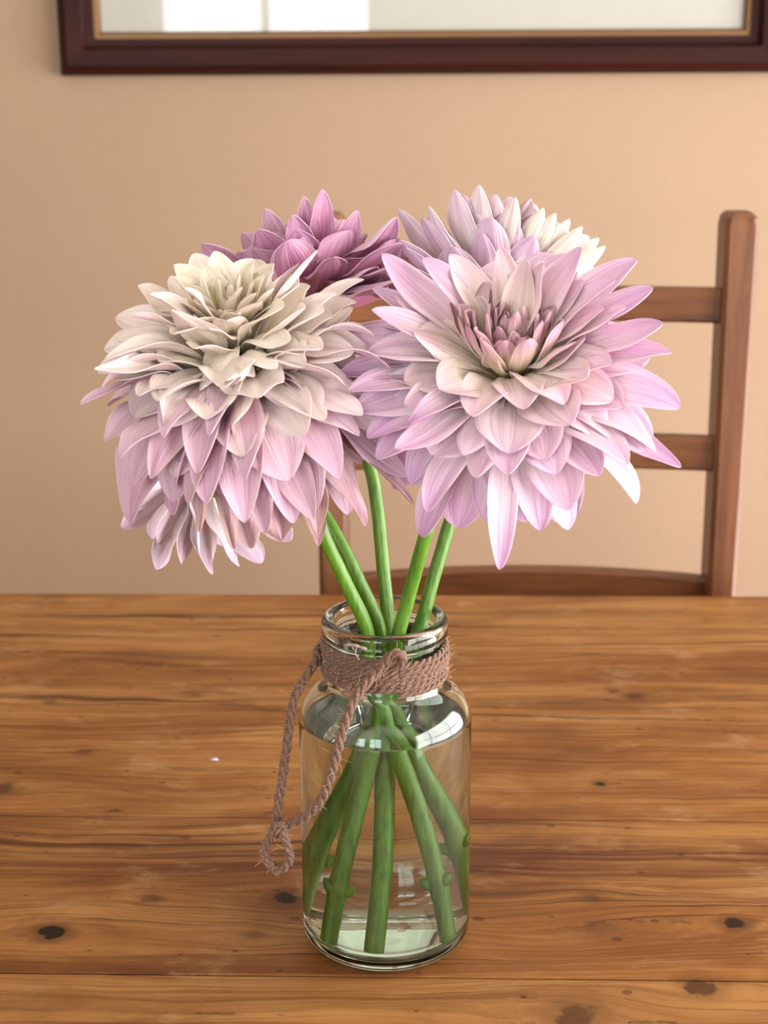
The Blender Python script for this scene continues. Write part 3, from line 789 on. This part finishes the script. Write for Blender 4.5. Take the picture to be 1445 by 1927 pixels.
JB = 0.0098
def make_stem(root, head, axis, pts, r0=0.0036, node=None):
    """pts from the bottom of the jar up to the head"""
    a = np.array(axis, float); a /= np.linalg.norm(a)
    ctrl = [np.array(p, float) for p in pts] + [np.array(head) - a * 0.034, np.array(head) - a * 0.012]
    path = resample(catmull(ctrl, 14), 0.0016)
    rad = np.full(len(path), r0) * np.interp(path[:, 2], [0, 0.14, 0.3], [1.38, 1.02, 0.92])
    if node:
        for (h, sw) in node: rad = rad * (1 + sw * np.exp(-((path[:, 2] - h) / 0.0045) ** 2))
    v, f = tube(path, rad, 14); st = mesh_obj('stem', v, f, M['stem'], root, smooth=True, sharp=60)
    T, N, B = frames(path)
    for (h, sw) in (node or []):
        i = int(np.argmin(np.abs(path[:, 2] - h)))
        for sgn in (1, -1):
            d = np.array([sgn * 1.0, -0.25, 0.0]); d = d - T[i] * d.dot(T[i]); d /= np.linalg.norm(d)
            c = path[i] + d * rad[i] * 0.45
            q = np.array([c, c + d * 0.0022 + T[i] * 0.0012, c + d * 0.0040 + T[i] * 0.0034, c + d * 0.0046 + T[i] * (0.0052 if sgn < 0 else 0.0040)])
            q = q * 1.0
            for z in range(len(q)):
                rr = math.hypot(q[z][0], q[z][1])
                if rr > 0.0400: q[z][:2] *= 0.0400 / rr
            vv, ff = tube(q, np.array([0.0040, 0.0034, 0.0023, 0.0014]), 9)
            s2 = mesh_obj('leaf_stub', vv, ff, M['stem'], None); s2.parent = st; s2.matrix_world = Matrix.Identity(4)
            s2.matrix_parent_inverse = Matrix.Identity(4)
    return st

def head_of(px, py, Y): return at_y(px, py, Y)
# ---- A: cream-topped dahlia with a mauve skirt
rootA = empty('dahlia', (-0.005, -0.03, 0.01))
PA = head_of(452, 715, -0.045); AXA = (-0.06, -0.33, 0.94)
FA = Flower(rootA, PA, AXA, PAL_WHITE)
fill(FA, 40, ([0, 1], [0.0, 0.22]), ([0, .3, 1], [2, 15, 40]), ([0, .4, 1], [0.048, 0.051, 0.056]), ([0, 1], [0.009, 0.019]), arch=([0, .3, 1], [-0.05, 0.15, 0.75]), cup=(1.5, 0.6), ruf=0.2)
fill(FA, 26, ([0, 1], [0.25, 0.52]), ([0, 1], [44, 78]), ([0, 1], [0.056, 0.065]), ([0, 1], [0.021, 0.027]), arch=([0, 1], [0.2, 0.45]), cup=(0.8, 0.6), ruf=0.28, phase=1.0)
fill(FA, 22, ([0, 1], [0.55, 0.85]), ([0, 1], [80, 108]), ([0, 1], [0.063, 0.067]), ([0, 1], [0.027, 0.028]), arch=([0, 1], [0.45, 0.7]), cup=(0.6, 0.5), ruf=0.3, phase=2.0)
fill(FA, 26, ([0, 1], [0.85, 1.0]), ([0, 1], [108, 142]), ([0, 1], [0.067, 0.074]), ([0, 1], [0.028, 0.024]), arch=([0, 1], [0.7, 0.9]), cup=(0.6, 0.5), ruf=0.3, phase=3.0, wit=lambda t: max(0, rng.uniform(-0.5, 0.9) * (t > 0.5)))
CREAM = [  # px, py, shell radius, width px, extra
    (425, 822, 0.064, 66, dict(k=.5, roll=.5, cup=.3, ruf=.3)), (548, 832, 0.067, 95, dict(k=.58, lat=.16, cup=.3, ruf=.35)), (617, 797, 0.068, 84, dict(k=.55, cup=.5, ruf=.2)),
    (640, 728, 0.066, 92, dict(k=.48, cup=.5, ruf=.15)), (694, 770, 0.072, 72, dict(k=.66)), (318, 792, 0.067, 92, dict(k=.52, cup=.8, ruf=.2)), (278, 752, 0.066, 74, dict(k=.5, cup=.8)),
    (184, 692, 0.074, 52, dict(k=.5, cup=.8)), (200, 664, 0.072, 50, dict(k=.45, cup=.8)), (153, 766, 0.078, 46, dict(k=.86, cup=1.1)), (188, 736, 0.076, 54, dict(k=.6, cup=.9)),
    (207, 848, 0.079, 74, dict(k=.8, cup=.9)), (246, 594, 0.066, 40, dict(k=.4, cup=1.3)), (284, 556, 0.066, 34, dict(k=.45, cup=1.4)), (330, 548, 0.062, 32, dict(k=.4, cup=1.3)),
    (468, 722, 0.055, 74, dict(k=.36, arch=1.15, roll=.7, cup=.3, ruf=.5)), (428, 748, 0.058, 70, dict(k=.4, arch=1.0, roll=.6, cup=.3, ruf=.5)), (366, 704, 0.054, 72, dict(k=.36, arch=1.0, roll=.5, cup=.3, ruf=.5)), (520, 690, 0.055, 66, dict(k=.36, arch=1.0, roll=.5, cup=.3, ruf=.5)),
    (535, 632, 0.053, 56, dict(k=.3, arch=.9, roll=.5, cup=.4)), (400, 640, 0.053, 56, dict(k=.28, arch=.8, cup=.5)), (330, 655, 0.056, 60, dict(k=.3, arch=.7, cup=.6)), (578, 660, 0.056, 70, dict(k=.36, cup=.6)), (612, 600, 0.060, 70, dict(k=.36, cup=.7)), (640, 560, 0.064, 56, dict(k=.4, cup=.9)),
    (690, 548, 0.072, 40, dict(k=.48, cup=1.2)), (612, 482, 0.072, 28, dict(k=.5, cup=1.6)), (573, 508, 0.064, 34, dict(k=.4, cup=1.3)), (700, 600, 0.074, 60, dict(k=.6, cup=.8))]
SKIRT = [(732, 832, 0.077, 86, dict(k=.85, cup=.6)), (722, 785, 0.076, 84, dict(k=.72, cup=.6)), (728, 700, 0.076, 70, dict(k=.66, cup=.7)), (402, 948, 0.077, 84, dict(k=.95, cup=.8)), (368, 886, 0.073, 74, dict(k=.9, cup=.8)), (300, 906, 0.074, 84, dict(k=.9, cup=.9)), (434, 905, 0.073, 74, dict(k=.9, lat=.15, cup=.9)), (470, 982, 0.078, 84, dict(k=.92, cup=.7)), (556, 984, 0.078, 84, dict(k=.95, cup=.8)),
    (604, 966, 0.077, 74, dict(k=.92, cup=.9)), (657, 834, 0.071, 76, dict(k=.8, lat=.12, roll=.3)), (737, 892, 0.078, 86, dict(k=.92, cup=.5)), (751, 943, 0.081, 46, dict(k=.92, wither=.5)),
    (706, 980, 0.081, 62, dict(k=.95, wither=.5)), (575, 1026, 0.083, 62, dict(k=.95, wither=.7)), (612, 1032, 0.083, 46, dict(k=.95, wither=.6)), (384, 1002, 0.080, 64, dict(k=.95, wither=.9)),
    (345, 948, 0.077, 66, dict(k=.95, wither=.3)), (440, 1040, 0.083, 48, dict(k=.95, wither=.8)), (500, 1005, 0.081, 70, dict(k=.97, wither=.3)), (323, 832, 0.070, 72, dict(k=.78, cup=.8)), (250, 884, 0.078, 70, dict(k=.95)),
    (640, 900, 0.076, 74, dict(k=.95)), (372, 820, 0.070, 50, dict(k=.85, cup=.9)), (345, 1003, 0.080, 40, dict(k=.95, wither=.8))]
for lst, ar in ((CREAM, .42), (SKIRT, .75)):
    for (x, y, r, w, kw) in lst:
        d = dict(arch=ar, ruf=.55, lat=rng.normal(0, .09), hook=rng.normal(.02, .12), twist=rng.normal(0, .4), fr=rng.uniform(.7, 1.5), wither=float(max(0, rng.uniform(-.3, .45))) if (ar > .5 and y > 880) else 0.0); d.update(kw)
        FA.by_tip(x, y, r, w * 1.12, **d)
calyx(rootA, PA, AXA)
tag(rootA, 'cream dahlia with a drooping mauve skirt of wilting lower petals', 'flower', 'dahlias in the jar')

# ---- B: lilac dahlia whose tubular heart shows
rootB = empty('dahlia', (0.005, -0.03, 0.01))
PB = head_of(965, 722, -0.050); AXB = (-0.08, -0.57, 0.80)
FB = Flower(rootB, PB, AXB, PAL_LILAC)
fill(FB, 24, ([0, 1], [0.0, 0.06]), ([0, 1], [2, 14]), ([0, 1], [0.042, 0.046]), ([0, 1], [0.008, 0.011]), arch=-0.25, cup=(1.9, 1.6), pt=0.68, ruf=0.05)
fill(FB, 18, ([0, 1], [0.04, 0.18]), ([0, 1], [17, 28]), ([0, 1], [0.048, 0.053]), ([0, 1], [0.011, 0.016]), arch=-0.2, cup=(1.5, 1.1), ruf=0.06, pt=0.68, phase=0.5)
fill(FB, 14, ([0, 1], [0.25, 0.45]), ([0, 1], [44, 62]), ([0, 1], [0.050, 0.060]), ([0, 1], [0.022, 0.026]), arch=([0, 1], [0.1, 0.25]), cup=(0.7, 0.6), ruf=0.1, pt=0.68, phase=1.3,
     skip=lambda t, p: math.cos(p) > 0.75)
fill(FB, 20, ([0, 1], [0.5, 0.75]), ([0, 1], [64, 86]), ([0, 1], [0.057, 0.064]), ([0, 1], [0.027, 0.029]), arch=([0, 1], [0.25, 0.4]), cup=(0.6, 0.55), ruf=0.12, pt=0.68, phase=2.0)
fill(FB, 26, ([0, 1], [0.75, 1.0]), ([0, 1], [88, 128]), ([0, 1], [0.064, 0.068]), ([0, 1], [0.028, 0.026]), arch=([0, 1], [0.4, 0.7]), cup=(0.55, 0.5), ruf=0.15, pt=0.68, phase=2.7)
BLIST = [(700, 592, 0.073, 70, dict(k=.8)), (722, 505, 0.077, 62, dict(k=.9)), (690, 640, 0.072, 76, dict(k=.7)), (676, 786, 0.075, 84, dict(k=.85)), (640, 705, 0.079, 62, dict(k=1., cup=1.)), (664, 752, 0.076, 84, dict(k=.9)), (712, 868, 0.077, 74, dict(k=.95)), (735, 850, 0.074, 70, dict(k=.85)), (832, 790, 0.048, 90, dict(k=.42, arch=.8, cup=.8)), (978, 774, 0.048, 92, dict(k=.42, arch=.9, cup=.7)), (1063, 745, 0.052, 86, dict(k=.42, arch=.7, cup=.7)), (905, 800, 0.052, 84, dict(k=.46, arch=.8, cup=.7)), (692, 806, 0.072, 90, dict(k=.68, cup=.6)), (768, 782, 0.060, 66, dict(k=.62, cup=.8)),
    (1022, 870, 0.060, 98, dict(k=.6, cup=.5, ruf=.08)), (1121, 905, 0.068, 88, dict(k=.72, cup=.5)), (899, 904, 0.064, 66, dict(k=.62, roll=.3)), (1051, 967, 0.072, 94, dict(k=.72, cup=.5)), (1076, 996, 0.076, 68, dict(k=.74)),
    (938, 1072, 0.093, 54, dict(k=.95, cup=1.1)), (838, 976, 0.076, 56, dict(k=.95, lat=-.18, cup=1.0)), (771, 1006, 0.081, 60, dict(k=.95, cup=1.2)), (1014, 996, 0.077, 72, dict(k=.9, ruf=.3)),
    (1186, 962, 0.080, 60, dict(k=.98, lat=.15)), (1260, 882, 0.080, 52, dict(k=.98, cup=1.4)), (1240, 842, 0.078, 62, dict(k=.72)), (1216, 838, 0.074, 84, dict(k=.68, cup=.5)), (1281, 763, 0.080, 74, dict(k=.95)),
    (1132, 806, 0.060, 80, dict(k=.6, cup=.5)), (1264, 668, 0.078, 62, dict(k=.85)), (1250, 626, 0.076, 64, dict(k=.85, cup=.8)), (1228, 545, 0.076, 56, dict(k=.9, cup=.8)), (1195, 480, 0.076, 58, dict(k=.9, cup=.9)),
    (1147, 692, 0.060, 78, dict(k=.55, cup=.6)), (1087, 655, 0.052, 54, dict(k=.45, roll=.5)), (1185, 604, 0.066, 66, dict(k=.6)), (1140, 590, 0.060, 54, dict(k=.5)), (1110, 540, 0.060, 50, dict(k=.45, cup=.9)),
    (656, 650, 0.072, 84, dict(k=.85, cup=1.5)), (706, 598, 0.066, 56, dict(k=.9, cup=1.3)), (622, 665, 0.080, 48, dict(k=1., cup=1.3)), (686, 818, 0.076, 80, dict(k=1., cup=.8)), (766, 800, 0.068, 60, dict(k=.9, cup=1.9)),
    (752, 518, 0.070, 50, dict(k=.5, cup=.9)), (706, 545, 0.074, 46, dict(k=.8, cup=1.1)), (928, 468, 0.064, 52, dict(k=.3, cup=1.0)), (848, 478, 0.066, 62, dict(k=.4, cup=.8)), (986, 486, 0.064, 56, dict(k=.35, cup=.9)), (1046, 506, 0.064, 60, dict(k=.4, cup=.8)),
    (792, 490, 0.072, 50, dict(k=.9)), (745, 575, 0.064, 56, dict(k=.45)), (775, 660, 0.056, 60, dict(k=.42, roll=.6, cup=.5)), (1170, 885, 0.075, 80, dict(k=.7)), (960, 900, 0.070, 80, dict(k=.8)),
    (866, 848, 0.062, 60, dict(k=.62, roll=.7)), (1100, 470, 0.072, 56, dict(k=.75)), (1160, 530, 0.072, 60, dict(k=.75))]
for (x, y, r, w, kw) in BLIST:
    d = dict(arch=.38, pt=.68, ruf=.24, cup=.65, twist=rng.normal(0, .22), lat=rng.normal(0, .06), hook=rng.normal(.03, .08), fr=rng.uniform(.8, 1.3)); d.update(kw)
    FB.by_tip(x, y, r, w * 1.15, **d)
# hearts of the flower: the two short petals that stand in the gap
for (x, y, r, w) in ((925, 655, 0.042, 46), (966, 622, 0.045, 46), (862, 596, 0.050, 40), (890, 584, 0.050, 40), (920, 572, 0.050, 40), (950, 568, 0.050, 40), (985, 575, 0.050, 40), (1012, 590, 0.050, 38), (845, 570, 0.052, 40)):
    FB.by_tip(x, y, r, w, arch=-0.4, cup=1.3, k=0.02, ruf=.05, roll=.8 if r < .046 else 0)
calyx(rootB, PB, AXB)
tag(rootB, 'wide lilac and white dahlia with a striped tubular heart and yellow-green eye', 'flower', 'dahlias in the jar')

# ---- C: rose dahlia turned away behind the cream one
rootC = empty('dahlia', (0.0, 0.03, 0.01))
PC = head_of(590, 578, 0.055); AXC = (-0.30, 0.42, 0.86)
FC = Flower(rootC, PC, AXC, PAL_ROSE)
fill(FC, 40, ([0, 1], [0, .35]), ([0, 1], [3, 40]), ([0, 1], [0.030, 0.050]), ([0, 1], [0.008, 0.018]), arch=([0, 1], [-.1, .2]), cup=(1.5, .8), ruf=.12)
fill(FC, 36, ([0, 1], [.4, 1.]), ([0, 1], [44, 84]), ([0, 1], [0.050, 0.061]), ([0, 1], [0.024, 0.029]), arch=([0, 1], [-.1, -.3]), cup=(.8, .7), ruf=.25, phase=1.)
CL = [(745, 505, .070, 80, dict(k=1.)), (715, 525, .066, 80, dict(k=1.)), (348, 489, .070, 40, dict(k=1.)), (388, 446, .068, 62, dict(k=.6)), (372, 500, .068, 60, dict(k=.95)), (486, 422, .062, 66, dict(k=.95)), (552, 422, .060, 66, dict(k=1.)), (548, 398, .06, 50, dict(k=.8)), (566, 366, .064, 40, dict(k=.7)),
    (598, 352, .068, 44, dict(k=.85)), (660, 388, .064, 44, dict(k=.8)), (732, 396, .070, 64, dict(k=.9)), (742, 440, .070, 70, dict(k=.95)), (700, 486, .062, 70, dict(k=1.)), (620, 470, .06, 70, dict(k=1.)), (740, 480, .072, 60, dict(k=.9)), (500, 388, .062, 40, dict(k=.3)), (460, 430, .06, 50, dict(k=.5))]
for (x, y, r, w, kw) in CL:
    w *= 1.25
    d = dict(arch=-.25, ruf=.25, cup=.9, roll=rng.uniform(.2, .8), hook=-.10); d.update(kw); FC.by_tip(x, y, r, w, **d)
calyx(rootC, PC, AXC)
tag(rootC, 'deep rose-pink dahlia seen from behind, above the cream dahlia', 'flower', 'dahlias in the jar')

# ---- D: white and lilac dahlia turned to the right behind B
rootD = empty('dahlia', (0.01, 0.03, 0.01))
PD = head_of(940, 580, 0.060); AXD = (0.42, 0.40, 0.80)
FD_ = Flower(rootD, PD, AXD, PAL_LILAC)
PAL_D = palette(
    [(0.0, (226, 212, 120), (246, 240, 200), (246, 240, 210)), (0.5, (226, 210, 180), (246, 232, 226), (240, 216, 226)), (1.0, (230, 190, 190), (236, 206, 218), (220, 170, 214))],
    [(0.0, (226, 212, 130), (246, 238, 204), (246, 236, 212)), (0.5, (222, 190, 180), (242, 224, 226), (236, 206, 224)), (1.0, (226, 190, 196), (240, 212, 222), (226, 182, 218))],
    [0.15, 0.3, 0.5], [0.25, 0.4, 0.6], EDGE, L3(150, 110, 70))
FD_.pal = PAL_D
fill(FD_, 44, ([0, 1], [0, .3]), ([0, 1], [3, 42]), ([0, 1], [0.040, 0.056]), ([0, 1], [0.009, 0.018]), arch=([0, 1], [-.1, .2]), cup=(1.4, .8), ruf=.1)
fill(FD_, 38, ([0, 1], [.4, 1.]), ([0, 1], [46, 92]), ([0, 1], [0.055, 0.064]), ([0, 1], [0.024, 0.028]), arch=([0, 1], [-.2, -.35]), cup=(.8, .7), ruf=.15, phase=1.)
DL = [(748, 455, .078, 76, dict(k=.8)), (762, 505, .076, 80, dict(k=.95)), (725, 520, .082, 60, dict(k=1.)), (745, 396, .076, 76, dict(k=.5)), (803, 390, .074, 40, dict(k=.4)), (852, 358, .072, 62, dict(k=.5)), (802, 418, .066, 70, dict(k=1.)), (898, 348, .072, 52, dict(k=.3)), (930, 366, .066, 56, dict(k=.5)), (942, 402, .060, 50, dict(k=.7, wither=.5)),
    (998, 374, .066, 56, dict(k=.55, wither=.5)), (1002, 404, .060, 52, dict(k=.75, wither=.5)), (968, 372, .07, 40, dict(k=.2)), (1022, 392, .066, 34, dict(k=.05)), (1045, 402, .066, 34, dict(k=.05)), (1072, 414, .066, 34, dict(k=.05)), (1096, 428, .068, 34, dict(k=.05)),
    (1128, 450, .068, 40, dict(k=.1)), (1140, 466, .070, 34, dict(k=.1)), (1068, 440, .060, 50, dict(k=.6, wither=.5)), (972, 420, .058, 44, dict(k=1.)), (868, 366, .068, 40, dict(k=.8)), (905, 440, .056, 50, dict(k=1.)), (1005, 446, .056, 50, dict(k=1.)), (760, 470, .076, 60, dict(k=.9)), (1070, 480, .060, 50, dict(k=.8))]
for (x, y, r, w, kw) in DL:
    w *= 1.25
    d = dict(arch=-.3, ruf=.12, cup=.7, hook=.02, pt=.8); d.update(kw); FD_.by_tip(x, y, r, w, **d)
calyx(rootD, PD, AXD)
tag(rootD, 'pale dahlia with a yellow heart turned away, above the lilac dahlia', 'flower', 'dahlias in the jar')

# ---- E: pale lilac dahlia hanging low behind the cream one
rootE = empty('dahlia', (-0.005, 0.03, 0.01))
PE = head_of(405, 890, 0.065); AXE = (-0.52, 0.62, 0.42)
FE = Flower(rootE, PE, AXE, PAL_D)
fill(FE, 40, ([0, 1], [0.1, .5]), ([0, 1], [3, 45]), ([0, 1], [0.030, 0.050]), ([0, 1], [0.009, 0.018]), arch=([0, 1], [-.1, .2]), cup=(1.4, .8), ruf=.1)
fill(FE, 30, ([0, 1], [.5, .9]), ([0, 1], [48, 105]), ([0, 1], [0.048, 0.053]), ([0, 1], [0.024, 0.026]), arch=([0, 1], [.3, .6]), cup=(.8, .7), ruf=.2, phase=1.)
EL = [(228, 902, .060, 76, dict(k=.8)), (232, 994, .062, 56, dict(k=.8)), (243, 955, .060, 46, dict(k=.9)), (298, 1072, .062, 60, dict(k=.7)), (346, 1060, .06, 56, dict(k=.7)), (402, 1078, .06, 66, dict(k=.75)), (452, 1062, .058, 54, dict(k=.75)), (492, 1056, .058, 50, dict(k=.85)), (545, 1016, .056, 46, dict(k=.75)), (300, 1020, .056, 70, dict(k=.6)), (380, 1040, .056, 66, dict(k=.7))]
for (x, y, r, w, kw) in EL:
    d = dict(arch=.15, ruf=.25, cup=.4, hook=.03); d.update(kw); FE.by_tip(x, y, r, w * 1.3, **d)
calyx(rootE, PE, AXE)
tag(rootE, 'pale lilac dahlia hanging low behind the cream one, mostly hidden', 'flower', 'dahlias in the jar')

# ---- stems: bottom of the jar, neck, then out to the head
def up(*l): return [np.array(at_y(*q)) for q in l]
NK = 0.160
make_stem(rootB, PB, AXB, [(-0.0270, -0.0230, JB), (-0.0180, -0.0165, 0.055), (-0.0075, -0.0090, 0.105), (0.0010, -0.0080, 0.150)] + up((752, 1185, -0.008), (775, 1100, -0.010), (800, 1010, -0.014), (828, 935, -0.018)), node=[(0.040, 0.22)])
make_stem(rootD, PD, AXD, [(-0.0330, 0.0090, JB), (-0.0240, 0.0080, 0.055), (-0.0080, 0.0055, 0.110), (0.0060, 0.0060, 0.150)] + up((788, 1185, 0.008), (812, 1100, 0.012), (838, 1010, 0.018), (857, 930, 0.024)), node=[(0.046, 0.25)])
make_stem(rootC, PC, AXC, [(-0.0050, -0.0310, JB), (-0.0010, -0.0200, 0.055), (0.0000, -0.0020, 0.110), (0.0000, 0.0070, 0.150)] + up((731, 1185, 0.013), (722, 1080, 0.020), (709, 950, 0.028), (690, 860, 0.034)))
make_stem(rootA, PA, AXA, [(0.0300, -0.0190, JB), (0.0210, -0.0150, 0.055), (0.0080, -0.0090, 0.105), (-0.0060, -0.0090, 0.150)] + up((690, 1185, -0.009), (652, 1100, -0.012), (612, 1015, -0.016), (580, 940, -0.020)), node=[(0.043, 0.18)])
make_stem(rootE, PE, AXE, [(0.0330, 0.0110, JB), (0.0250, 0.0080, 0.060), (0.0100, 0.0030, 0.110), (-0.0030, 0.0020, 0.150)] + up((714, 1185, 0.002), (674, 1090, 0.004), (628, 1000, 0.010), (560, 900, 0.022), (490, 868, 0.038)), node=[(0.052, 0.25)])

# ------------------------------------------------------------------ a fallen petal scrap on the table
p = at_z(402, 1431, 0.0)
pv = [(p.x + dx, p.y + dy, 0.0006 + dz) for dx, dy, dz in ((-0.003, 0, 0.0002), (-0.001, 0.0016, 0.0012), (0.0022, 0.0012, 0.0008), (0.0032, -0.0002, 0.0), (0.001, -0.0014, 0.0006), (-0.0015, -0.0012, 0.0004))]
pv2 = [(a, b_, c - 0.0005) for a, b_, c in pv]
tag(mesh_obj('petal_scrap', pv + pv2, [tuple(range(5, -1, -1)), tuple(range(6, 12))] + [(i, (i + 1) % 6, 6 + (i + 1) % 6, 6 + i) for i in range(6)], simple('scrap_lilac', rgba(206, 182, 206), 0.6)),
    'tiny lilac petal scrap lying on the bare table top', 'petal')
print('petals', FA.count, FB.count, FC.count, FD_.count, FE.count)
